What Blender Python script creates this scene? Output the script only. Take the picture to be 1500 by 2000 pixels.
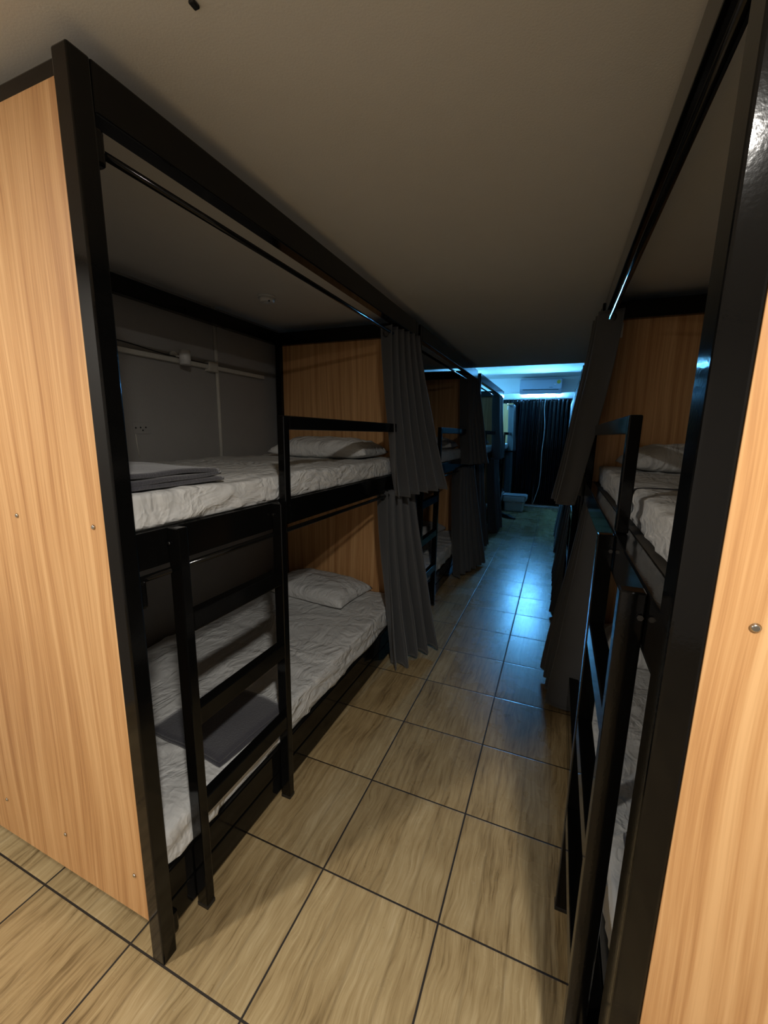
import bpy, bmesh, math, random
from mathutils import Vector, Matrix, noise
PI = math.pi
random.seed(4)
SC = bpy.context.scene
COL = SC.collection
for o in list(bpy.data.objects):
    bpy.data.objects.remove(o, do_unlink=True)

# ------------------------------------------------------------------ camera
cam = bpy.data.cameras.new('camera')
co = bpy.data.objects.new('camera', cam); COL.objects.link(co)
yaw, pit, roll = 0.392362, 0.187727, 0.0164263
fwd = Vector((-math.sin(yaw)*math.cos(pit), math.cos(yaw)*math.cos(pit), -math.sin(pit)))
rr = Vector((math.cos(yaw), math.sin(yaw), 0)); uu = rr.cross(fwd)
r2 = rr*math.cos(roll)+uu*math.sin(roll); u2 = -rr*math.sin(roll)+uu*math.cos(roll)
M = Matrix((r2, u2, -fwd)).transposed().to_4x4()
M.translation = Vector((0.61189, -0.59338, 1.45281))
co.matrix_world = M
cam.sensor_fit = 'HORIZONTAL'; cam.sensor_width = 36; cam.lens = 808.64/1500*36
cam.clip_start = 0.02; cam.clip_end = 60
SC.camera = co
# ------------------------------------------------------------------ world, exposure
SC.view_settings.view_transform = 'Standard'
SC.view_settings.look = 'None'
SC.view_settings.exposure = 0.0
SC.view_settings.gamma = 1.0
SC.view_settings.use_curve_mapping = False
w = bpy.data.worlds.new('world'); SC.world = w; w.use_nodes = True
w.node_tree.nodes['Background'].inputs[0].default_value = (.5, .6, .7, 1)
w.node_tree.nodes['Background'].inputs[1].default_value = 0.01
LAMP_R = (0.918, -0.82, 2.165, 29.0)
LAMP_L = (-0.95, -1.05, 2.165, 26.0)
LAMP_COL = (1.0, .955, .88)
BLUE = (0.12, 0.48, 1.0)
BLUE_STRENGTH = 2700.0
CYAN = (0.12, 0.52, 1.0)
CZ = 2.19        # low ceiling
CZ2 = 2.60       # raised ceiling beyond
YSTEP = 4.27
YB = 8.58        # back wall
XL, XR = -1.40, 1.88
YF = -2.8

# ------------------------------------------------------------------ node helper
class NT:
    def __init__(s, name):
        s.m = bpy.data.materials.new(name); s.m.use_nodes = True
        s.t = s.m.node_tree; s.b = s.t.nodes['Principled BSDF']
    def n(s, typ, **k):
        nd = s.t.nodes.new(typ)
        for a, v in k.items():
            if a.startswith('i_'):
                key = a[2:]; key = int(key) if key.isdigit() else key.replace('_', ' ')
                s.put(nd.inputs[key], v)
            else: setattr(nd, a, v)
        return nd
    def put(s, inp, v):
        if isinstance(v, bpy.types.NodeSocket): s.t.links.new(v, inp)
        else: inp.default_value = v
    def math(s, op, a, b=0.0, c=0.0):
        nd = s.n('ShaderNodeMath', operation=op)
        s.put(nd.inputs[0], a); s.put(nd.inputs[1], b); s.put(nd.inputs[2], c)
        return nd.outputs[0]
    def coord(s): return s.n('ShaderNodeTexCoord').outputs['Object']
    def geo(s): return s.n('ShaderNodeNewGeometry').outputs['Position']
    def map(s, v, scale=(1, 1, 1), loc=(0, 0, 0)):
        nd = s.n('ShaderNodeMapping'); s.put(nd.inputs['Vector'], v)
        nd.inputs['Scale'].default_value = scale; nd.inputs['Location'].default_value = loc
        return nd.outputs[0]
    def noise(s, v, scale=1., detail=3., rough=.5, dist=0.):
        nd = s.n('ShaderNodeTexNoise'); s.put(nd.inputs['Vector'], v)
        nd.inputs['Scale'].default_value = scale; nd.inputs['Detail'].default_value = detail
        nd.inputs['Roughness'].default_value = rough; nd.inputs['Distortion'].default_value = dist
        return nd.outputs['Fac']
    def ramp(s, f, stops):
        nd = s.n('ShaderNodeValToRGB'); s.put(nd.inputs[0], f)
        e = nd.color_ramp.elements
        while len(e) < len(stops): e.new(.5)
        for i, (p, c) in enumerate(stops):
            e[i].position = p; e[i].color = (c[0], c[1], c[2], 1) if len(c) == 3 else c
        return nd.outputs[0]
    def mix(s, f, a, b, mode='MIX'):
        nd = s.n('ShaderNodeMix', data_type='RGBA', blend_type=mode)
        s.put(nd.inputs[0], f)
        for i, v in ((6, a), (7, b)):
            if isinstance(v, tuple) and len(v) == 3: v = v+(1,)
            s.put(nd.inputs[i], v)
        return nd.outputs[2]
    def bump(s, h, strength=.3, dist=.01):
        nd = s.n('ShaderNodeBump'); s.put(nd.inputs['Height'], h)
        nd.inputs['Strength'].default_value = strength; nd.inputs['Distance'].default_value = dist
        s.t.links.new(nd.outputs[0], s.b.inputs['Normal'])
    def out(s, col=None, rough=None, metal=None, spec=None, coat=None):
        for k, v in (('Base Color', col), ('Roughness', rough), ('Metallic', metal), ('Specular IOR Level', spec), ('Coat Weight', coat)):
            if v is None: continue
            if isinstance(v, tuple) and len(v) == 3: v = v+(1,)
            s.put(s.b.inputs[k], v)
        return s.m

def mat_plain(name, c, rough=.5, spec=.5, nscale=30, var=.12, bump=0., metal=0., bscale=None):
    t = NT(name); co_ = t.coord()
    n = t.noise(co_, nscale, 4, .6)
    f = t.math('MULTIPLY_ADD', n, 2*var, 1-var)
    cc = t.mix(1.0, c, t.n('ShaderNodeCombineColor', i_0=f, i_1=f, i_2=f).outputs[0], 'MULTIPLY')
    if bump: t.bump(t.noise(co_, bscale or nscale, 5, .6), bump, .005)
    return t.out(cc, rough, metal, spec)

def mat_emit(name, c, s):
    t = NT(name)
    t.b.inputs['Base Color'].default_value = (.8, .8, .8, 1)
    t.b.inputs['Emission Color'].default_value = c+(1,); t.b.inputs['Emission Strength'].default_value = s
    return t.m

def mat_wood(name, axis, tint=(1, 1, 1), seed=0.):
    """laminate panel, grain along z"""
    t = NT(name); p = t.coord()
    sep = t.n('ShaderNodeSeparateXYZ'); t.put(sep.inputs[0], p)
    X, Z = sep.outputs[0 if axis == 'x' else 1], sep.outputs[2]
    base = t.n('ShaderNodeCombineXYZ', i_0=X, i_1=seed, i_2=Z).outputs[0]
    warp = t.noise(t.map(base, (2.2, 1, .55)), 1., 2, .5)
    xw = t.math('MULTIPLY_ADD', warp, .16, X)
    v1 = t.n('ShaderNodeCombineXYZ', i_0=t.math('MULTIPLY', xw, 34.), i_1=seed+3., i_2=t.math('MULTIPLY', Z, .55)).outputs[0]
    g1 = t.noise(v1, 1., 4, .6)
    v2 = t.n('ShaderNodeCombineXYZ', i_0=t.math('MULTIPLY', xw, 230.), i_1=seed+9., i_2=t.math('MULTIPLY', Z, 3.5)).outputs[0]
    g2 = t.noise(v2, 1., 3, .6)
    g3 = t.noise(t.map(base, (2.2, 1, .8)), 1., 2, .5)
    f = t.math('ADD', t.math('MULTIPLY', g1, .58), t.math('ADD', t.math('MULTIPLY', g2, .26), t.math('MULTIPLY', g3, .22)))
    c = t.ramp(f, [(.40, (.44, .212, .082)), (.50, (.60, .325, .135)), (.62, (.76, .46, .215))])
    t.bump(f, .12, .004)
    return t.out(c, .42, 0, .4)

def mat_floor():
    t = NT('wood_look_floor_tile'); p = t.geo()
    sep = t.n('ShaderNodeSeparateXYZ'); t.put(sep.inputs[0], p)
    X, Y = sep.outputs[0], sep.outputs[1]
    xs, ys = t.math('DIVIDE', X, .4), t.math('DIVIDE', Y, .4)
    ix, iy = t.math('FLOOR', xs), t.math('FLOOR', ys)
    fx, fy = t.math('SUBTRACT', xs, ix), t.math('SUBTRACT', ys, iy)
    def edge(f): return t.math('MINIMUM', f, t.math('SUBTRACT', 1., f))
    e = t.math('MINIMUM', edge(fx), edge(fy))
    grout = t.math('LESS_THAN', e, .0072)
    soft = t.n('ShaderNodeMapRange', i_0=e, i_1=.004, i_2=.016).outputs[0]
    wn = t.n('ShaderNodeTexWhiteNoise', noise_dimensions='2D')
    t.put(wn.inputs['Vector'], t.n('ShaderNodeCombineXYZ', i_0=ix, i_1=iy).outputs[0])
    rnd = wn.outputs['Value']; rc = t.n('ShaderNodeSeparateColor', i_0=wn.outputs['Color'])
    off = t.math('MULTIPLY', rnd, 40.)
    # four printed boards per tile, running along y
    bi = t.math('FLOOR', t.math('MULTIPLY', fx, 4.0)); bf = t.math('SUBTRACT', t.math('MULTIPLY', fx, 4.0), bi)
    wb = t.n('ShaderNodeTexWhiteNoise', noise_dimensions='3D')
    t.put(wb.inputs['Vector'], t.n('ShaderNodeCombineXYZ', i_0=ix, i_1=iy, i_2=bi).outputs[0])
    seam = t.n('ShaderNodeMapRange', i_0=edge(bf), i_1=.0, i_2=.07).outputs[0]
    vb = t.n('ShaderNodeCombineXYZ', i_0=X, i_1=Y, i_2=off).outputs[0]
    warp = t.noise(t.map(vb, (9, 4.5, 1)), 1., 2, .5)
    xw = t.math('MULTIPLY_ADD', warp, .055, X)
    g1 = t.noise(t.n('ShaderNodeCombineXYZ', i_0=t.math('MULTIPLY', xw, 75.), i_1=t.math('MULTIPLY', Y, 4.5), i_2=off).outputs[0], 1., 4, .62)
    g2 = t.noise(t.n('ShaderNodeCombineXYZ', i_0=t.math('MULTIPLY', xw, 320.), i_1=t.math('MULTIPLY', Y, 14.), i_2=off).outputs[0], 1., 3, .6)
    g3 = t.noise(t.map(vb, (6, 3.5, 1)), 1., 3, .55)
    f = t.math('ADD', t.math('MULTIPLY', g1, .50), t.math('ADD', t.math('MULTIPLY', g2, .24), t.math('MULTIPLY', g3, .30)))
    f = t.math('ADD', f, t.math('MULTIPLY_ADD', wb.outputs['Value'], .09, -.045))
    c = t.ramp(f, [(.37, (.19, .128, .058)), (.48, (.365, .260, .126)), (.59, (.46, .342, .176)), (.73, (.575, .45, .262))])
    c = t.mix(t.math('MULTIPLY', t.math('SUBTRACT', 1., seam), .35), c, (.13, .085, .04))
    k = t.math('MULTIPLY_ADD', rnd, .16, .92)
    c = t.mix(1., c, t.n('ShaderNodeCombineColor', i_0=k, i_1=k, i_2=k).outputs[0], 'MULTIPLY')
    c = t.mix(grout, c, (.022, .015, .009))
    smear = t.noise(t.map(p, (3, 3, 3)), 1., 4, .65)
    rough = t.math('ADD', t.math('MULTIPLY_ADD', smear, .20, .175), t.math('MULTIPLY', grout, .4))
    t.bump(t.math('ADD', t.math('MULTIPLY', soft, 1.0), t.math('MULTIPLY', f, .35)), .22, .003)
    return t.out(c, rough, 0, .5)

def mat_fabric(name, c, rough=.85, sheen=.0, bscale=60, bstr=.25, weave=900.):
    t = NT(name); p = t.coord()
    n = t.noise(p, bscale, 4, .6); n2 = t.noise(p, 8, 3, .5)
    k = t.math('MULTIPLY_ADD', n2, .20, .90)
    cc = t.mix(1., c, t.n('ShaderNodeCombineColor', i_0=k, i_1=k, i_2=k).outputs[0], 'MULTIPLY')
    t.bump(t.math('ADD', n, t.math('MULTIPLY', t.noise(p, weave, 1, .5), .15)), bstr, .004)
    t.b.inputs['Sheen Weight'].default_value = sheen
    return t.out(cc, rough, 0, .3)

def mat_black():
    t = NT('glossy_black_steel'); p = t.coord()
    n = t.noise(p, 170, 2, .5); sm = t.noise(p, 6, 4, .6)
    t.bump(n, .06, .0012)
    return t.out((.0035, .0034, .0032), t.math('MULTIPLY_ADD', sm, .08, .05), 0, .25)

def mat_sheet():
    t = NT('white_cotton_sheet'); p = t.coord()
    d = t.n('ShaderNodeTexNoise', i_2=3.); t.put(d.inputs['Vector'], p)
    v = t.n('ShaderNodeVectorMath', operation='MULTIPLY_ADD'); t.put(v.inputs[0], d.outputs['Color']); v.inputs[1].default_value = (.35, .35, .35); t.put(v.inputs[2], p)
    a = t.noise(t.map(v.outputs[0], (15, 6, 18)), 1., 3, .5)
    b = t.noise(t.map(v.outputs[0], (5, 13, 9), (3, 1, 2)), 1., 3, .5)
    ra = t.math('SUBTRACT', 1., t.math('ABSOLUTE', t.math('MULTIPLY_ADD', a, 5., -2.5)))
    rb = t.math('SUBTRACT', 1., t.math('ABSOLUTE', t.math('MULTIPLY_ADD', b, 5., -2.5)))
    h = t.math('ADD', t.math('MAXIMUM', ra, 0.), t.math('MULTIPLY', t.math('MAXIMUM', rb, 0.), .6))
    t.bump(t.math('ADD', h, t.math('MULTIPLY', a, 1.2)), .6, .008)
    return t.out((.68, .68, .665), .8, 0, .25)

BLK = mat_black()
WOOD = mat_wood('orange_oak_laminate', 'x')
SHEET = mat_sheet()
CURT = mat_fabric('charcoal_curtain_cloth', (.070, .073, .078), .6, .25, 40, .12)
TOWEL = mat_fabric('dark_grey_fleece', (.052, .051, .062), .95, .5, 160, .6)
FLOOR = mat_floor()
CEIL = mat_plain('painted_ceiling', (.78, .76, .71), .9, .15, 14, .03, .15, bscale=220)
WALL = mat_plain('painted_grey_wall', (.36, .35, .335), .85, .2, 9, .06, .2, bscale=120)
WALLW = mat_plain('painted_white_wall', (.82, .82, .82), .8, .2, 9, .03, .1, bscale=120)
WHITEP = mat_plain('white_plastic', (.72, .72, .70), .35, .5, 10, .03)
CHROME = mat_plain('zinc_screw', (.55, .53, .48), .25, .5, 40, .1, metal=1.)
DSTEEL = mat_plain('dark_bolt_steel', (.10, .10, .10), .35, .5, 40, .1, metal=1.)
BLKPL = mat_plain('black_plastic', (.012, .012, .012), .4, .5, 40, .1)
BOARD = mat_plain('dark_support_board', (.07, .062, .05), .7, .3, 12, .1)
BLACKOUT = mat_plain('black_vinyl_curtain', (.002, .0025, .004), .24, .35, 20, .1, .1)

# ------------------------------------------------------------------ mesh helpers
def newobj(name, bm, m, parent=None, smooth=False, loc=None):
    me = bpy.data.meshes.new(name); bm.normal_update(); bm.to_mesh(me); bm.free()
    me.materials.append(m)
    if smooth:
        for f in me.polygons: f.use_smooth = True
    o = bpy.data.objects.new(name, me); COL.objects.link(o)
    if parent: o.parent = parent
    if loc: o.location = loc
    return o

def add_box(bm, x0, x1, y0, y1, z0, z1, bev=0., seg=2):
    if x0 > x1: x0, x1 = x1, x0
    if y0 > y1: y0, y1 = y1, y0
    vs = [bm.verts.new((x, y, z)) for x in (x0, x1) for y in (y0, y1) for z in (z0, z1)]
    F = [(0, 1, 3, 2), (4, 6, 7, 5), (0, 4, 5, 1), (2, 3, 7, 6), (0, 2, 6, 4), (1, 5, 7, 3)]
    fs = [bm.faces.new([vs[i] for i in f]) for f in F]
    if bev:
        es = list({e for f in fs for e in f.edges})
        bmesh.ops.bevel(bm, geom=es, offset=bev, segments=seg, affect='EDGES', profile=.5)
    return bm

def box(name, m, x0, x1, y0, y1, z0, z1, parent=None, bev=.0, seg=2, smooth=False):
    bm = bmesh.new(); add_box(bm, x0, x1, y0, y1, z0, z1, bev, seg)
    return newobj(name, bm, m, parent, smooth)

def add_cyl(bm, p0, p1, r, seg=20, r2=None):
    p0, p1 = Vector(p0), Vector(p1); d = (p1-p0); L = d.length; d.normalize()
    up = Vector((0, 0, 1)) if abs(d.z) < .9 else Vector((1, 0, 0))
    a = d.cross(up).normalized(); b = d.cross(a)
    r2 = r if r2 is None else r2
    A = [bm.verts.new(p0+a*math.cos(t)*r+b*math.sin(t)*r) for t in [2*PI*i/seg for i in range(seg)]]
    B = [bm.verts.new(p1+a*math.cos(t)*r2+b*math.sin(t)*r2) for t in [2*PI*i/seg for i in range(seg)]]
    for i in range(seg):
        f = bm.faces.new((A[i], A[(i+1) % seg], B[(i+1) % seg], B[i])); f.smooth = True
    bm.faces.new(A[::-1]); bm.faces.new(B)
    return bm

def cyl(name, m, p0, p1, r, parent=None, seg=20, r2=None):
    bm = bmesh.new(); add_cyl(bm, p0, p1, r, seg, r2)
    bmesh.ops.recalc_face_normals(bm, faces=bm.faces)
    return newobj(name, bm, m, parent)

def add_torus(bm, c, axis, R, r, n=24, k=8):
    c = Vector(c); d = Vector(axis).normalized()
    up = Vector((0, 0, 1)) if abs(d.z) < .9 else Vector((1, 0, 0))
    a = d.cross(up).normalized(); b = d.cross(a)
    g = []
    for i in range(n):
        t = 2*PI*i/n; o = a*math.cos(t)+b*math.sin(t)
        g.append([bm.verts.new(c+o*(R+r*math.cos(s))+d*r*math.sin(s)) for s in [2*PI*j/k for j in range(k)]])
    for i in range(n):
        for j in range(k):
            f = bm.faces.new((g[i][j], g[(i+1) % n][j], g[(i+1) % n][(j+1) % k], g[i][(j+1) % k])); f.smooth = True
    bmesh.ops.recalc_face_normals(bm, faces=bm.faces)
    return bm

def tube_path(name, m, pts, r, parent=None, k=8):
    bm = bmesh.new(); rings = []
    P = [Vector(p) for p in pts]
    for i, p in enumerate(P):
        d = (P[min(i+1, len(P)-1)]-P[max(i-1, 0)]).normalized()
        up = Vector((0, 1, 0)) if abs(d.y) < .9 else Vector((1, 0, 0))
        a = d.cross(up).normalized(); b = d.cross(a)
        rings.append([bm.verts.new(p+a*math.cos(t)*r+b*math.sin(t)*r) for t in [2*PI*j/k for j in range(k)]])
    for i in range(len(P)-1):
        for j in range(k):
            f = bm.faces.new((rings[i][j], rings[i][(j+1) % k], rings[i+1][(j+1) % k], rings[i+1][j])); f.smooth = True
    bm.faces.new(rings[0]); bm.faces.new(rings[-1][::-1])
    bmesh.ops.recalc_face_normals(bm, faces=bm.faces)
    return newobj(name, bm, m, parent)

def spline(pts, n=10):
    P = [Vector(p) for p in pts]; out = []
    for i in range(len(P)-1):
        p0 = P[max(i-1, 0)]; p1 = P[i]; p2 = P[i+1]; p3 = P[min(i+2, len(P)-1)]
        for k in range(n):
            t = k/n
            out.append(.5*((2*p1)+(p2-p0)*t+(2*p0-5*p1+4*p2-p3)*t*t+(3*p1-p0-3*p2+p3)*t**3))
    out.append(P[-1]); return out

def tag(o, label, cat, group=None):
    o['label'] = label; o['category'] = cat
    if group: o['group'] = group
    return o
def struct(o): o['kind'] = 'structure'; return o
def empty(name, loc):
    e = bpy.data.objects.new(name, None); e.empty_display_size = .1
    COL.objects.link(e); e.location = loc; return e
def copy_tree(o, parent=None, skip=()):
    c = o.copy(); COL.objects.link(c)
    if parent: c.parent = parent
    for ch in list(o.children):
        if ch.name.split('.')[0] not in skip: copy_tree(ch, c, skip)
    return c

# ------------------------------------------------------------------ room shell
struct(box('floor', FLOOR, XL-.1, XR+.1, YF-.1, YB+.1, -.06, 0))
struct(box('wall_left', WALL, XL-.1, XL, YF, YB, 0, 2.8))
struct(box('wall_right', WALL, XR, XR+.1, YF, YB, 0, 2.8))
struct(box('wall_back', WALLW, XL-.1, XR+.1, YB, YB+.1, 0, 2.8))
struct(box('wall_front', WALLW, XL-.1, XR+.1, YF-.1, YF, 0, 2.8))
struct(box('ceiling', CEIL, XL-.1, XR+.1, YF-.1, YSTEP, CZ, 2.8))
struct(box('ceiling', WALLW, XL-.1, XR+.1, YSTEP, YB+.1, CZ2, 2.8))
struct(box('trim_1', WHITEP, XL, XR, YB-.022, YB, 2.300, 2.330, bev=.004))
struct(box('baseboard_back', WHITEP, XL, XR, YB-.115, YB-.095, 0, .028, bev=.003))

# ------------------------------------------------------------------ lobby downlights (behind the camera)
def downlight(L, label):
    x, y, z, P = L
    e = tag(empty('ceiling_downlight', (x, y, CZ)), label, 'ceiling light', 'round downlights near the entrance')
    bm = bmesh.new(); add_torus(bm, (0, 0, -.008), (0, 0, 1), .072, .010, 32, 8)
    newobj('trim_ring', bm, WHITEP, e)
    cyl('diffuser', mat_emit('lamp_glow', LAMP_COL, 30.), (0, 0, -.012), (0, 0, -.004), .064, e, 32)
    ld = bpy.data.lights.new('lamp_light', 'AREA'); ld.shape = 'DISK'; ld.size = .12
    ld.energy = P; ld.color = LAMP_COL
    lo = bpy.data.objects.new('lamp_light', ld); COL.objects.link(lo); lo.parent = e; lo.location = (0, 0, -.022)
downlight(LAMP_R, 'round white ceiling downlight in front of the right bunk end panel')
downlight(LAMP_L, 'round white ceiling downlight in front of the left bunk end panel')

# ------------------------------------------------------------------ bunk bed frames
XFL, XFR = -.266, .762
BL = 2.05
DEP = 1.07
def make_bunk(side):
    """local frame: origin at the front near foot; s = direction into the bed"""
    s = -1 if side == 'L' else 1
    bu = .038 if side == 'L' else .004       # rails set back from post face
    lu = -.004 if side == 'L' else -.037     # ladder front
    e = empty('bunk_bed', (XFL if side == 'L' else XFR, 0, 0))
    def B(name, u0, u1, y0, y1, z0, z1, m=BLK, bev=.0035):
        return box(name, m, s*u0, s*u1, y0, y1, z0, z1, e, bev)
    pw = .045 if side == 'L' else .040
    pd = .043 if side == 'L' else .060
    for u0 in (0, DEP-pw):
        for y0 in (0, BL-pd):
            o = B('post', u0, u0+pw, y0, y0+pd, 0, 2.14, bev=.004)
            # welded lugs on the inner side of the post
            if u0 == 0:
                yy = (pd, pd+.022) if y0 == 0 else (BL-pd-.022, BL-pd)
                for z0, z1 in ((.045, .115), (1.025, 1.095), (1.965, 2.035)):
                    bm = bmesh.new(); add_box(bm, s*(u0+.008), s*(u0+.034), yy[0], yy[1], z0, z1, .008, 3)
                    newobj('joint_lug', bm, BLK, o)
    tu = 0.0 if side == 'L' else .008
    B('top_rail', tu, tu+.045, pd, BL-pd, 2.05, 2.14)
    B('top_rail', DEP-.045, DEP, pd, BL-pd, 2.06, 2.14)
    for y0 in (.016, BL-.056):
        B('top_rail', pw, DEP-pw, y0, y0+.04, 2.055, 2.14)
    for z0, z1, nm in ((1.11, 1.205, 'upper_bed_rail'), (.125, .22, 'lower_bed_rail')):
        B(nm, bu, bu+.045, pd, BL-pd, z0, z1)
        B(nm, DEP-.045, DEP, pd, BL-pd, z0, z1)
        for y0 in (.022, BL-.062):
            B(nm, pw, DEP-pw, y0, y0+.04, z0+.02, z1)
    B('toe_rail', bu, bu+.04, pd, BL-pd, .03, .118)
    for z0, nm in ((1.165, 'upper_bed_base'), (.18, 'lower_bed_base')):
        B(nm, bu+.048, DEP-.048, .066, BL-.066, z0, z0+.036, BOARD, .002)
    # end panels with screws
    for y0, y1, near in ((.003, .016, True), (BL-.016, BL-.003, False)):
        o = B('end_panel', pw+.001, DEP-pw-.001, y0, y1, .128, 2.096, WOOD, .001)
        if near:
            for z in (1.232, .262):
                for u in (.085, .38, .68, .96):
                    bm = bmesh.new()
                    add_cyl(bm, (s*u, y0-.001, z), (s*u, y0-.0035, z), .0062, 14, .0035)
                    bmesh.ops.recalc_face_normals(bm, faces=bm.faces)
                    newobj('screw', bm, CHROME, o)
    # ladder
    for y0 in (.152, .580):
        o = B('ladder_rail', lu, lu+.040, y0, y0+.030, .012, 1.206, bev=.003)
        box('rubber_foot', BLKPL, s*(lu-.001), s*(lu+.041), y0-.001, y0+.031, 0, .014, o, .002)
        z = 1.165
        bm = bmesh.new(); add_cyl(bm, (s*(lu+.033), y0-.0005, z), (s*(lu+.033), y0-.005, z), .0052, 6)
        bmesh.ops.recalc_face_normals(bm, faces=bm.faces)
        newobj('bolt', bm, DSTEEL, o)
    for z in (.35, .65, .938):
        B('ladder_rung', lu+.002, lu+.038, .182, .580, z-.028, z+.028)
    # guard rail on the upper bed
    g0 = .0 if side == 'L' else .006
    B('guard_post', g0, g0+.030, .616, .648, 1.19 if side=='L' else 1.206, 1.508)
    B('guard_rail', g0, g0+.030, .649, BL-pd, 1.460, 1.508)
    if side == 'L':
        B('guard_post', .0, bu+.0, .616, .648, 1.13, 1.189)
    # curtain rods + brackets
    ru = .037 if side == 'L' else .022
    for z in (2.005, 1.090):
        bm = bmesh.new(); add_cyl(bm, (s*ru, pd, z), (s*ru, BL-pd, z), .0085, 16)
        bmesh.ops.recalc_face_normals(bm, faces=bm.faces)
        o = newobj('curtain_rod', bm, BLK, e)
        wu = .148 if side == 'L' else .096
        if z > 1.5: box('white_clip', WHITEP, s*wu, s*(wu+.014), BL-.022, BL-.016, 1.970, 2.046, o, .002)
    return e

G_B = 'black steel bunk beds lining both sides of the aisle'
bunkL = make_bunk('L'); bunkR = make_bunk('R')
LY = [0, 2.09, 4.34, 6.42]
lab = ['black steel bunk bed nearest on the left, oak laminate end panel facing the viewer',
       'second black steel bunk bed on the left, directly behind the nearest left one',
       'third black steel bunk bed on the left, top rail lit blue',
       'last black steel bunk bed on the left, beside the air conditioner wall']
labR = ['black steel bunk bed nearest on the right, tall glossy post with a bright lamp reflection',
        'second black steel bunk bed on the right, behind the nearest right bunk',
        'third black steel bunk bed on the right, past the ceiling step',
        'last black steel bunk bed on the right, next to the black wall curtain']
BUNKS = {}
for i in range(4):
    b = bunkL if i == 0 else copy_tree(bunkL, skip=('top_rail',) if i == 3 else ())
    b.location.y = LY[i]; tag(b, lab[i], 'bunk bed', G_B); BUNKS['L', i] = b
    if i == 3:
        for ch in b.children:
            if ch.name.startswith('post'):
                pass
    b = bunkR if i == 0 else copy_tree(bunkR)
    b.location.y = LY[i]; tag(b, labR[i], 'bunk bed', G_B); BUNKS['R', i] = b

# ------------------------------------------------------------------ mattresses, pillows, blankets
def ridge(v, s=1.0):
    return max(0., 1-abs(noise.noise(v))*s)
def rounded_block(w, l, h, r, step):
    """dense rounded box centred on x,y with base at z=0"""
    bm = bmesh.new()
    nx, ny, nz = max(2, int(w/step)), max(2, int(l/step)), max(2, int(h/min(step, .012)))
    def grid(o, a, b, na, nb):
        g = [[bm.verts.new(o+a*(i/na)+b*(j/nb)) for j in range(nb+1)] for i in range(na+1)]
        for i in range(na):
            for j in range(nb): bm.faces.new((g[i][j], g[i+1][j], g[i+1][j+1], g[i][j+1]))
    W, L, H = Vector((w, 0, 0)), Vector((0, l, 0)), Vector((0, 0, h)); O = Vector((-w/2, -l/2, 0))
    grid(O, L, W, ny, nx); grid(O+H, W, L, nx, ny)
    grid(O, W, H, nx, nz); grid(O+L, H, W, nz, nx); grid(O, H, L, nz, ny); grid(O+W, L, H, ny, nz)
    bmesh.ops.remove_doubles(bm, verts=bm.verts, dist=1e-5)
    for v in bm.verts:
        q = Vector((min(max(v.co.x, -w/2+r), w/2-r), min(max(v.co.y, -l/2+r), l/2-r), min(max(v.co.z, r), h-r)))
        d = v.co-q
        if d.length > r: v.co = q+d.normalized()*r
    bmesh.ops.recalc_face_normals(bm, faces=bm.faces)
    bm.normal_update()
    return bm
def sheet_mattress(w, l, h, seed, amp=1.):
    bm = rounded_block(w, l, h, .024, .016)
    S = Vector((seed*7.3, seed*3.1, seed))
    for v in bm.verts:
        p = v.co; n = v.normal.copy()
        if n.z > .5:
            warp = noise.noise(p*2.2+S)*.6
            a = ridge(Vector((p.x*1.6+warp, p.y*7+warp*3, 0))+S, 3.2)
            b = ridge(Vector((p.x*6+p.y*3+warp*2, p.y*1.4-p.x, 4))+S, 3.6)
            c = noise.noise(p*5+S)
            k = min(1, (h-.0)/.01)
            d = (.0060*a+.0045*b+.004*c)*amp-.006
        elif n.z < -.5: d = 0
        else:
            q = p.y if abs(n.x) > .5 else p.x
            m_ = max(0., min(1., (h-p.z)/h))
            warp = noise.noise(p*3+S)
            a = ridge(Vector((q*3.6+p.z*20*(1 if noise.noise(Vector((q*1.1, 0, 0))+S) > -.1 else -.7)+warp*.7, q*.8, 1))+S, 3.4)**1.5
            b = noise.noise(Vector((q*5, p.z*5, 3))+S)
            d = (.011*a*(.55+.6*m_)+.0025*b)*amp-.006
        v.co = p+n*d
    return bm
MW, ML = .965, 1.935
mat_meshes = []
for sd in (1, 2, 3):
    bm = sheet_mattress(MW, ML, .094, sd, 1.15); o = newobj('mattress', bm, SHEET, smooth=True); mat_meshes.append(o)
thick = []
for sd in (4, 5):
    bm = sheet_mattress(MW, ML, .128, sd, 1.25); o = newobj('mattress', bm, SHEET, smooth=True); thick.append(o)
def place(src, loc, rot=0, label='', cat='', group=None, used=set()):
    o = src
    if src.name in used: o = src.copy(); COL.objects.link(o)
    else: used.add(src.name)
    o.location = loc; o.rotation_euler.z = rot
    return tag(o, label, cat, group)
ordn = ['nearest', 'second', 'third', 'last']
G_M = 'mattresses in white fitted sheets on the bunk beds'
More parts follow.
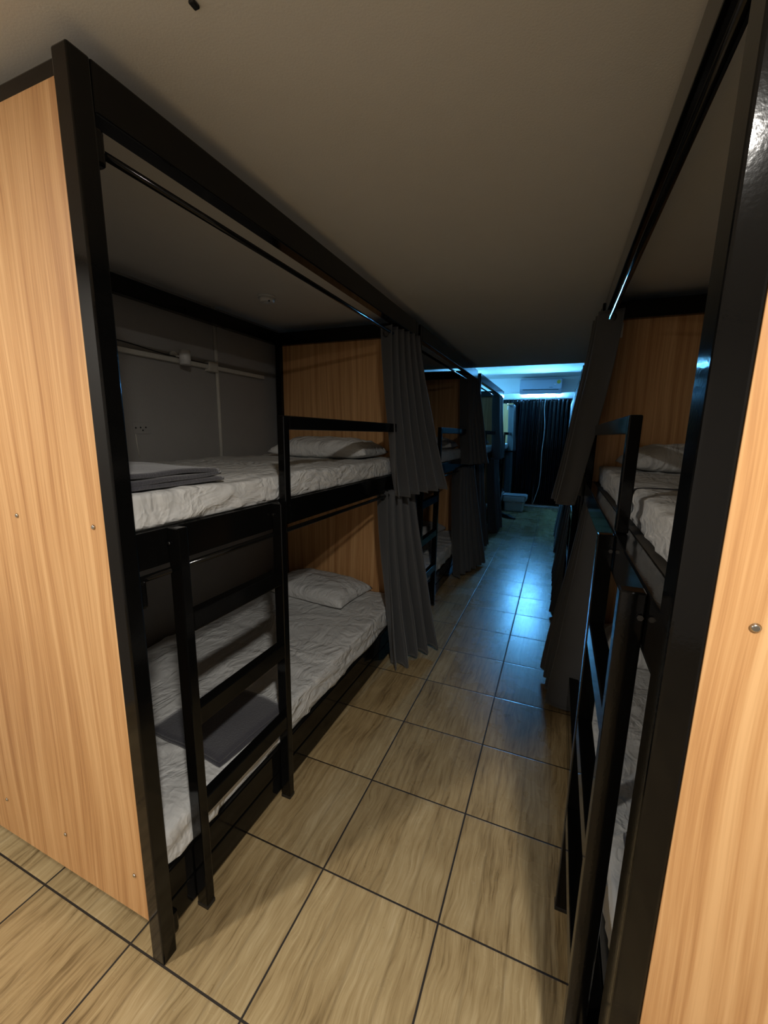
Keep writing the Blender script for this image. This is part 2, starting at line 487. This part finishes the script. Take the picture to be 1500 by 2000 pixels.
for side in 'LR':
    for i in range(4):
        cx = (XFL-.046-MW/2) if side == 'L' else (XFR+.072+MW/2)
        if side == 'R': cx = XFR+.062+MW/2
        sn = 'left' if side == 'L' else 'right'
        yc = LY[i]+BL/2+.004
        u = place(mat_meshes[(i+(side == 'R')) % 3], (cx, yc, 1.2035), PI*(i % 2), '', '')
        l_ = place(thick[i % 2], (cx, yc, .2185), PI*(i % 2 == 1), '', '')
        if i == 0 and side == 'L':
            lu_, ll_ = 'white sheeted mattress on the upper level of the nearest left bunk', 'white sheeted mattress on the lower level of the nearest left bunk, striped by ladder shadows'
        elif i == 0:
            lu_, ll_ = 'white sheeted mattress on the upper level of the nearest right bunk, with a dark strap', 'white sheeted mattress low in the nearest right bunk, seen as a sliver behind the ladder'
        else:
            lu_ = f'white sheeted mattress on the upper level of the {ordn[i]} {sn} bunk'
            ll_ = f'white sheeted mattress on the lower level of the {ordn[i]} {sn} bunk'
        tag(u, lu_, 'mattress', G_M); tag(l_, ll_, 'mattress', G_M)
        if i == 0 and side == 'R': matR1 = u

def pillow_mesh(w, l, h, seed):
    bm = bmesh.new(); n = 40
    S = Vector((seed*5.1, seed, 2))
    def P(i, j, top):
        a, b = 2*i/n-1, 2*j/n-1
        ea = 1-abs(a)**3.2; eb = 1-abs(b)**3.2
        k = (max(ea, 0)*max(eb, 0))**.42
        pinch = 1-.07*(a*a*(1-b*b)+b*b*(1-a*a))*1.0
        x, y = a*w/2*(1-.06*(1-b*b)*abs(a)), b*l/2*(1-.06*(1-a*a)*abs(b))
        z = h*k*(.72 if top else -.28)
        if top:
            wv = noise.noise(Vector((x*4, y*4, 0))+S)
            z += k**.3*(.010*ridge(Vector((x*5+y*4+wv, y*2.5-x*3, 0))+S, 3)+.006*ridge(Vector((x*4-y*9+wv, y, 5))+S, 3)+.008*wv)
        return Vector((x, y, z+h*.28))
    T = [[bm.verts.new(P(i, j, True)) for j in range(n+1)] for i in range(n+1)]
    Bt = [[bm.verts.new(P(i, j, False)) for j in range(n+1)] for i in range(n+1)]
    for i in range(n):
        for j in range(n):
            bm.faces.new((T[i][j], T[i+1][j], T[i+1][j+1], T[i][j+1]))
            bm.faces.new((Bt[i][j], Bt[i][j+1], Bt[i+1][j+1], Bt[i+1][j]))
    bmesh.ops.remove_doubles(bm, verts=bm.verts, dist=1e-4)
    bmesh.ops.recalc_face_normals(bm, faces=bm.faces)
    return bm
pm = [newobj('pillow', pillow_mesh(.66, .40, .12, k), SHEET, smooth=True) for k in (1, 2)]
G_P = 'white pillows at the far ends of the mattresses'
for side in 'LR':
    for i in range(4):
        sn = 'left' if side == 'L' else 'right'
        for lvl, z in (('upper', 1.299), ('lower', .346)):
            cx = -.745 if side == 'L' else 1.235
            yc = LY[i]+1.755; rot = .05
            if side == 'L' and lvl == 'lower': cx = -.86; rot = -.10; yc = LY[i]+1.775
            if side == 'R': rot = .06
            lb = f'white pillow on the {lvl} mattress of the {ordn[i]} {sn} bunk'
            if side == 'L' and i == 0: lb += ', against the oak panel'
            o = place(pm[(i+(lvl == 'lower')) % 2], (cx, yc, z-.004), rot, lb, 'pillow', G_P)

def folded(w, l, layers, th, seed):
    """folded fleece: stacked soft layers joined by round folds on one edge"""
    bm = bmesh.new(); S = Vector((seed, seed*2, 0)); n = 26
    for k in range(layers):
        z0 = k*th
        ins = .006*abs(noise.noise(Vector((k*3.3, 0, 0))+S))+.004*k
        b2 = rounded_block(w-2*ins, l-2*ins, th*1.08, th*.5, .02)
        for v in b2.verts:
            c = v.co; e_ = noise.noise(Vector((c.x*6, c.y*6, k))+S)
            c.x += .010*noise.noise(Vector((c.y*5, k*2, 1))+S); c.y += .012*noise.noise(Vector((c.x*5, k*2, 3))+S)
            c.z += z0+.004*e_*(k+.3)
            c.z = max(c.z, 0)
        me = bpy.data.meshes.new('t'); b2.to_mesh(me); b2.free(); bm.from_mesh(me); bpy.data.meshes.remove(me)
    return bm
o = newobj('folded_blanket', folded(.46, .34, 3, .014, 1.7), TOWEL, smooth=True); o.location = (-.575, .245, 1.2995); o.rotation_euler.z = .04
tag(o, 'dark grey folded fleece blanket on the upper mattress of the nearest left bunk', 'blanket', 'folded grey blankets at the foot of the beds')
o = newobj('folded_blanket', folded(.36, .34, 2, .012, 3.1), TOWEL, smooth=True); o.location = (-.500, .485, .3475); o.rotation_euler.z = -.08
tag(o, 'dark grey folded blanket on the lower mattress of the nearest left bunk, behind the ladder', 'blanket', 'folded grey blankets at the foot of the beds')
o = newobj('folded_blanket', folded(.36, .34, 2, .012, 5.1), TOWEL, smooth=True); o.location = (1.06, .42, .3475); o.rotation_euler.z = .05
tag(o, 'dark grey folded blanket on the lower mattress of the nearest right bunk', 'blanket', 'folded grey blankets at the foot of the beds')

# strap and rumpled sheet on the right upper mattress
def ribbon(name, m, pts, wdt, axis, parent=None, th=.0025):
    bm = bmesh.new(); P = spline(pts, 8); pr = None; A = Vector(axis)
    for p in P:
        a = bm.verts.new(p-A*wdt/2); b = bm.verts.new(p+A*wdt/2)
        if pr: bm.faces.new((pr[0], pr[1], b, a))
        pr = (a, b)
    o = newobj(name, bm, m, parent, True)
    sm = o.modifiers.new('solid', 'SOLIDIFY'); sm.thickness = th; sm.offset = 0
    return o
mz = matR1.location
st = ribbon('strap', mat_fabric('grey_strap_cloth', (.05, .05, .055), .9), [(.30, -.16, .099), (.0, -.175, .099), (-.30, -.17, .1), (-.455, -.185, .099), (-.482, -.215, .085), (-.489, -.235, .045), (-.490, -.262, .004)], .022, (.12, .99, 0))
st.parent = matR1; st['label'] = 'dark grey elastic strap'
st.rotation_euler.z = 0
# ------------------------------------------------------------------ curtains
def curtain(label, group, xr, zt, zb, yt, yb, n, At, Ab, off, seed, skewt=0., skew=0., eyes=True, hem=.012, m=CURT, zbslope=0., wd=None):
    bm = bmesh.new(); cols = n*16; rows = 40
    S = Vector((seed*9.7, seed, 0)); g = []
    ring = []
    for j in range(rows+1):
        v = j/rows; row = []
        for i in range(cols+1):
            t = i/cols
            vv = v**.85
            y = (yt[0]+(yt[1]-yt[0])*t)*(1-vv)+(yb[0]+(yb[1]-yb[0])*t)*vv
            ph = 2*PI*n*t+.5*PI+.7*v*noise.noise(Vector((t*5, v*1.2, 1))+S)
            A = At+(Ab-At)*min(1, v*1.3)
            A *= 1+.45*v*noise.noise(Vector((t*n*1.1, 0, v))+S)
            sk = skewt+(skew-skewt)*v; ly = (yt[1]-yt[0])*(1-vv)+(yb[1]-yb[0])*vv
            ll = math.hypot(sk, ly)
            s_ = math.sin(ph); s_ = math.copysign(abs(s_)**.75, s_)
            x = xr+off*v**1.25+A*s_*ly/ll+sk*(t-.5)
            y -= A*s_*sk/ll
            x += .012*v*noise.noise(Vector((t*3, v*3, 2))+S)
            y += .010*v*math.sin(ph*2+seed)+.012*v*noise.noise(Vector((t*6, v*2, 7))+S)
            z = zt+(zb-zt)*v+hem*v*v*noise.noise(Vector((t*4, 0, 9))+S)+zbslope*v*v*(t-.5)
            row.append(bm.verts.new((x, y, z)))
        g.append(row)
    for j in range(rows):
        for i in range(cols): bm.faces.new((g[j][i], g[j][i+1], g[j+1][i+1], g[j+1][i]))
    o = newobj('curtain', bm, m, None, True)
    sm = o.modifiers.new('solid', 'SOLIDIFY'); sm.thickness = .0022; sm.offset = 0
    tag(o, label, 'curtain', group)
    if eyes:
        zr = zt-.035
        for k in range(2*n):
            t = (k+.5)/(2*n); y = yt[0]+(yt[1]-yt[0])*t
            b2 = bmesh.new(); add_torus(b2, (xr+skewt*(t-.5), y, zr), (.25*(-1)**k, 1, 0), .021, .0055, 22, 7)
            newobj('eyelet', b2, BLKPL, o)
    return o
GL, GR = 'grey curtains on the left bunks', 'grey curtains on the right bunks'
RL, RRx = XFL-.037, XFR+.022
zu, zl = 2.040, 1.120
y = LY
curtain('grey eyelet curtain bunched at the far end of the nearest left upper bed', GL, RL, zu, 1.10, (1.66, 1.965), (1.64, 1.96), 5, .048, .046, .158, 1.0, .06, .19, zbslope=.03)
curtain('grey curtain hanging from the nearest left lower bed, pointed hem near the floor', GL, RL, zl, .025, (1.62, 1.955), (1.62, 1.95), 4, .050, .046, .155, 2.0, .05, .17, zbslope=.05, hem=.03)
curtain('dark curtain bunched at the far end of the second left upper bed', GL, RL, zu, 1.15, (y[1]+1.62, y[1]+1.97), (y[1]+1.55, y[1]+1.95), 5, .052, .055, .11, 3.0, .04, .14)
curtain('dark curtain hanging to the floor at the far end of the second left lower bed', GL, RL, zl, .03, (y[1]+1.45, y[1]+1.97), (y[1]+1.30, y[1]+1.95), 5, .050, .055, .13, 4.0, .04, .16, hem=.03)
curtain('blue lit curtain gathered at the far end of the third left upper bed', GL, RL, zu, 1.10, (y[2]+1.45, y[2]+1.97), (y[2]+1.4, y[2]+1.93), 5, .050, .06, .07, 5.0)
curtain('dark curtain gathered at the near end of the third left lower bed', GL, RL, zl, .03, (y[2]+.08, y[2]+.42), (y[2]+.06, y[2]+.5), 4, .050, .07, .09, 6.0)
curtain('dark blue curtain gathered at the far end of the third left lower bed', GL, RL, zl, .03, (y[2]+1.35, y[2]+1.9), (y[2]+1.2, y[2]+1.75), 5, .050, .07, .12, 7.0)
curtain('pale blue lit curtain at the far end of the last left upper bed', GL, RL, zu, 1.15, (y[3]+1.55, y[3]+1.93), (y[3]+1.5, y[3]+1.9), 4, .052, .065, .05, 8.0)
curtain('blue lit curtain at the far end of the last left lower bed', GL, RL, zl, .03, (y[3]+1.55, y[3]+1.93), (y[3]+1.5, y[3]+1.9), 4, .052, .06, .03, 9.0)
curtain('large grey curtain leaning into the aisle from the nearest right upper bed', GR, RRx-.006, zu, 1.11, (1.72, 1.97), (1.66, 1.93), 3, .052, .042, -.128, 11.0, -.02, -.05, hem=.006)
curtain('grey curtain flaring to the floor from the nearest right lower bed', GR, RRx+.029, zl, .045, (1.62, 1.95), (1.56, 2.02), 4, .045, .080, -.085, 12.0, 0., -.05, hem=.05)
curtain('grey curtain drawn along the second right upper bed, behind the leaning one', GR, RRx+.012, zu, 1.10, (y[1]+.05, y[1]+1.97), (y[1]+.05, y[1]+1.95), 12, .040, .045, -.07, 13.0)
curtain('dark curtain drawn along the second right lower bed', GR, RRx+.012, zl, .03, (y[1]+.70, y[1]+1.97), (y[1]+.75, y[1]+1.95), 9, .040, .045, -.09, 14.0)
curtain('dark curtain drawn along the third right upper bed', GR, RRx+.012, zu, 1.10, (y[2]+.05, y[2]+1.97), (y[2]+.05, y[2]+1.95), 12, .040, .045, -.07, 15.0)
curtain('dark curtain drawn along the third right lower bed', GR, RRx+.012, zl, .03, (y[2]+.4, y[2]+1.97), (y[2]+.4, y[2]+1.95), 10, .040, .045, -.09, 16.0)
curtain('dark curtain drawn along the last right upper bed', GR, RRx+.012, zu, 1.10, (y[3]+.05, y[3]+1.90), (y[3]+.05, y[3]+1.90), 12, .040, .040, -.0, 17.0)
curtain('dark curtain drawn along the last right lower bed', GR, RRx+.012, zl, .03, (y[3]+.05, y[3]+1.90), (y[3]+.05, y[3]+1.90), 12, .040, .040, -.0, 18.0)

# black wall curtain in two halves (runs along x)
def wall_curtain(label, x0, x1, n, seed):
    bm = bmesh.new(); cols = n*14; rows = 40; S = Vector((seed*3.3, seed, 0)); g = []
    yc = YB-.055
    for j in range(rows+1):
        v = j/rows; row = []
        for i in range(cols+1):
            t = i/cols
            ph = 2*PI*n*t+1.6*noise.noise(Vector((t*n*.35, v*.8, 1))+S)
            A = .012+.010*noise.noise(Vector((t*n*.6, v*1.5, 0))+S)+.006*(1-v)**3*math.sin(ph*2.0)
            row.append(bm.verts.new((x0+(x1-x0)*t+.012*v*noise.noise(Vector((t*4, v*3, 3))+S), yc+A*math.sin(ph)-.012*v, 2.172+(.045-2.172)*v+.006*abs(math.sin(ph))*(1-v)**8)))
        g.append(row)
    for j in range(rows):
        for i in range(cols): bm.faces.new((g[j][i], g[j][i+1], g[j+1][i+1], g[j+1][i]))
    o = newobj('blackout_curtain', bm, BLACKOUT, None, True)
    sm = o.modifiers.new('solid', 'SOLIDIFY'); sm.thickness = .002; sm.offset = 0
    tag(o, label, 'curtain', 'black curtains covering the far wall')
wall_curtain('left half of the black floor length curtain under the air conditioner', XL+.02, .195, 22, 1)
wall_curtain('right half of the black floor length curtain, right of the hanging white cable', .205, XR-.02, 22, 2)
r_ = tag(empty('curtain_rail', (0, YB-.03, 2.185)), 'thin white curtain rail above the black curtains on the far wall', 'curtain rail')
cyl('rail', WHITEP, (XL+.01, 0, 0), (XR-.01, 0, 0), .008, r_)
for k in range(19):
    x = -.9+.1*k
    bm = bmesh.new(); add_torus(bm, (x, -.004, -.006), (1, 0, 0), .0125, .002, 14, 6); newobj('ring', bm, WHITEP, r_)

# ------------------------------------------------------------------ air conditioner + blue tube
ac = tag(empty('air_conditioner', (.19, YB, 2.27)), 'white wall mounted air conditioner above the black curtain, bathed in blue light', 'air conditioner')
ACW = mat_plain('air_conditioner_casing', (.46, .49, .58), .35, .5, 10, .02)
def prof(name, m, pts, x0, x1, parent, bev=.012):
    bm = bmesh.new()
    a = [bm.verts.new((x0, p[0], p[1])) for p in pts]; b = [bm.verts.new((x1, p[0], p[1])) for p in pts]
    n = len(pts)
    for i in range(n): bm.faces.new((a[i], a[(i+1) % n], b[(i+1) % n], b[i]))
    bm.faces.new(a[::-1]); bm.faces.new(b)
    bmesh.ops.recalc_face_normals(bm, faces=bm.faces)
    if bev: bmesh.ops.bevel(bm, geom=list(bm.edges), offset=bev, segments=3, affect='EDGES')
    return newobj(name, bm, m, parent)
prof('body', ACW, [(0, .02), (0, .29), (-.17, .29), (-.20, .27), (-.20, .07), (-.14, .0), (-.05, .0)], -.40, .385, ac)
prof('front_panel', ACW, [(-.200, .085), (-.200, .270), (-.212, .262), (-.212, .085)], -.392, .377, ac, .004)
prof('louver', ACW, [(-.205, .068), (-.150, .004), (-.156, -.002), (-.212, .062)], -.33, .315, ac, .002)
box('outlet_slot', BLKPL, -.34, .325, -.2015, -.199, .070, .083, ac)
cyl('energy_label', mat_plain('yellow_sticker', (.55, .40, .04), .5), (.318, -.2125, .215), (.318, -.2145, .215), .036, ac, 28)
box('badge', mat_plain('silver_badge', (.9, .9, .92), .3), .235, .275, -.2122, -.2140, .168, .178, ac)
box('display', mat_plain('dim_display', (.30, .34, .42), .2), .150, .215, -.2122, -.2135, .105, .125, ac)
cl = tag(empty('ceiling_lamp', (-1.1, 7.55, CZ2)), 'round cyan white ceiling lamp over the last left bunk', 'ceiling light')
cyl('base', WHITEP, (0, 0, 0), (0, 0, -.02), .12, cl, 32)
cyl('diffuser', mat_emit('cyan_glow', CYAN, 260.), (0, 0, -.02), (0, 0, -.055), .11, cl, 32, .085)
tl = tag(empty('led_tube_light', (.21, YB-.085, 2.232)), 'glowing blue white LED tube light under the air conditioner', 'tube light')
cyl('tube', mat_emit('blue_white_glow', BLUE, BLUE_STRENGTH), (-.25, 0, 0), (.25, 0, 0), .012, tl)
for sx in (-1, 1):
    box('end_cap', WHITEP, sx*.25, sx*.272, -.014, .014, -.014, .014, tl, .002)
box('back_housing', WHITEP, -.27, .27, .016, .046, -.020, -.006, tl, .002)
box('light_shield', WHITEP, -.272, .272, -.036, .030, -.0245, -.0205, tl, .001)
box('shield_lip', WHITEP, -.272, .272, -.037, -.034, -.0245, -.016, tl, .001)
box('mounting_bracket', WHITEP, -.02, .02, .046, .084, -.01, .01, tl, .001)
# hanging cable
cp = spline([(.30, YB-.10, 2.215), (.285, YB-.105, 2.0), (.32, YB-.10, 1.6), (.305, YB-.10, 1.1), (.315, YB-.10, .7), (.30, YB-.10, .42), (.25, YB-.11, .2), (.20, YB-.13, .006)], 12)
tag(tube_path('power_cable', WHITEP, cp, .006), 'thin white power cable hanging down the black wall curtain', 'cable')

# ------------------------------------------------------------------ storage box, cloth, shoes by the far wall
sb = tag(empty('storage_box', (-.095, 7.78, 0)), 'pale plastic storage box with a lid on the floor at the far end', 'storage box')
BOXM = mat_plain('pale_plastic_box', (.42, .44, .43), .4, .4, 12, .05)
bm = rounded_block(.38, .32, .195, .03, .03)
for v in bm.verts:
    k = 1-.10*(1-v.co.z/.195); v.co.x *= k; v.co.y *= k
newobj('container', bm, BOXM, sb, True)
bm = rounded_block(.415, .345, .125, .028, .03)
newobj('lid', bm, mat_plain('pale_box_lid', (.50, .53, .54), .4, .4, 12, .05), sb, True).location.z = .188
box('latch', BOXM, -.035, .035, -.182, -.166, .175, .215, sb, .004)
bm = bmesh.new(); n = 24; g = []
for i in range(n+1):
    row = []
    for j in range(n+1):
        a, b = i/n, j/n
        x = -.21+.46*a; yy = -.17+.34*b; z = .318+.008*noise.noise(Vector((a*5, b*5, 3)))
        if x > .205: d = x-.205; x = .214+.012*math.sin(b*9); z -= d*1.9
        row.append(bm.verts.new((x, yy, z)))
    g.append(row)
for i in range(n):
    for j in range(n): bm.faces.new((g[i][j], g[i+1][j], g[i+1][j+1], g[i][j+1]))
o = newobj('cloth', bm, mat_fabric('white_cloth', (.62, .64, .66), .9), None, True, (-.095, 7.78, 0))
sm = o.modifiers.new('solid', 'SOLIDIFY'); sm.thickness = .006; sm.offset = 1
tag(o, 'white cloth lying over the lid of the storage box', 'cloth')

def shoe(loc, rot, label):
    e = tag(empty('shoe', loc), label, 'shoe', 'pair of black shoes on the floor')
    e.rotation_euler.z = rot
    def outline(t):
        a = 2*PI*t; x = .135*math.cos(a); w_ = .046*(1-.16*math.cos(a)-.10*math.cos(2*a)); return x, w_*math.sin(a)
    bm = bmesh.new(); N = 32; lay = []
    for z, k in ((0, .97), (.006, 1.), (.018, 1.), (.022, .97)):
        lay.append([bm.verts.new((outline(i/N)[0]*k, outline(i/N)[1]*k, z)) for i in range(N)])
    for q in range(3):
        for i in range(N): bm.faces.new((lay[q][i], lay[q][(i+1) % N], lay[q+1][(i+1) % N], lay[q+1][i]))
    bm.faces.new(lay[0][::-1]); bm.faces.new(lay[3]); newobj('sole', bm, BLKPL, e, True)
    bm = bmesh.new(); lay = []
    H = 9
    for q in range(H+1):
        v = q/H; ring = []
        for i in range(N):
            x, y_ = outline(i/N); x *= .95; y_ *= .95
            top = .028+.040*max(0, min(1, (.09-x)/.12)) if x > -.02 else .068+.012*(-x-.02)/.1
            top = .030+(.070-.030)*(1/(1+math.exp((x-.035)*45)))
            k = 1-.30*v*v
            ring.append(bm.verts.new((x*(1-.10*v*v)-.006*v, y_*k, .020+(top-.020)*math.sin(v*PI/2))))
        lay.append(ring)
    for q in range(H):
        for i in range(N): bm.faces.new((lay[q][i], lay[q][(i+1) % N], lay[q+1][(i+1) % N], lay[q+1][i]))
    c = [bm.verts.new((v.co.x*.55-.01, v.co.y*.5, v.co.z-(.028 if v.co.x < .03 else 0.002))) for v in lay[H]]
    for i in range(N): bm.faces.new((lay[H][i], lay[H][(i+1) % N], c[(i+1) % N], c[i]))
    bm.faces.new(c)
    newobj('upper', bm, mat_plain('black_shoe_leather', (.012, .012, .014), .45, .5, 60, .2), e, True)
shoe((-.10, 6.95, 0), -.45, 'black shoe on the floor with its toe towards the aisle')
shoe((-.235, 7.12, 0), -.2, 'black shoe half hidden by the hanging curtain')

# ------------------------------------------------------------------ wall and ceiling fittings in the nearest left bunk
P_HOOK = (-.046, .086, CZ)
sd = tag(empty('smoke_detector', (-.955, 1.44, CZ)), 'small round white smoke detector on the ceiling over the left upper bed', 'smoke detector')
bm = bmesh.new(); add_cyl(bm, (0, 0, 0), (0, 0, -.012), .050, 32); add_cyl(bm, (0, 0, -.012), (0, 0, -.034), .046, 32, .036)
bmesh.ops.recalc_face_normals(bm, faces=bm.faces); newobj('housing', bm, WHITEP, sd)
cyl('indicator', BLKPL, (.03, -.02, -.030), (.03, -.02, -.0355), .005, sd)
cyl('test_button', WHITEP, (-.008, 0, -.034), (-.008, 0, -.038), .010, sd)
o = box('ceiling_hook', BLKPL, -.006, .006, -.008, .008, -.006, 0, None, .002); o.location = P_HOOK
tag(o, 'tiny dark fixing on the ceiling at the top edge of the view', 'ceiling fixing')

sh = tag(empty('cable_trunking', (XL, 1.3, 1.83)), 'pale horizontal cable trunking on the wall behind the left upper bed', 'cable trunking')
TRK = mat_plain('old_cream_plastic', (.58, .56, .50), .6)
box('duct', TRK, 0, .032, -1.1, .62, -.012, .012, sh, .003)
box('junction_box', TRK, 0, .040, .10, .17, -.026, .030, sh, .004)
tube_path('cable', BLKPL, spline([(.02, -1.05, .05), (.024, -.62, .045), (.03, -.42, .038), (.03, -.2, .02), (.03, .1, .014)], 8), .003, sh)
vp = tag(cyl('conduit', TRK, (XL+.009, 1.49, 1.0), (XL+.009, 1.49, CZ), .011), 'thin vertical conduit pipe on the wall behind the left upper bed', 'pipe')
ls = tag(empty('reading_spotlight', (XL, 1.17, 1.845)), 'small white cylinder reading light on the wall above the left upper bed', 'wall light')
cyl('mount', WHITEP, (.0, 0, .010), (.022, 0, .010), .022, ls, 20)
cyl('arm', WHITEP, (.02, 0, .010), (.058, .010, .004), .006, ls)
cyl('lamp_head', WHITEP, (.085, .012, .034), (.085, .012, -.040), .029, ls, 28)
so = tag(empty('wall_socket', (XL, .95, 1.46)), 'row of small dark screw holes on the wall behind the left upper bed', 'wall socket')
box('plate', WALL, 0, .003, -.05, .05, -.03, .03, so, .001)
for k, (yy, zz) in enumerate(((-.035, 0), (-.008, .002), (.004, -.012), (.022, .003))):
    cyl('hole', BLKPL, (.003, yy, zz), (.0038, yy, zz), .0045, so, 10)
tube_path('cable', TRK, [(.004, -.04, -.03), (.004, -.036, -.09), (.004, -.03, -.15)], .002, so)
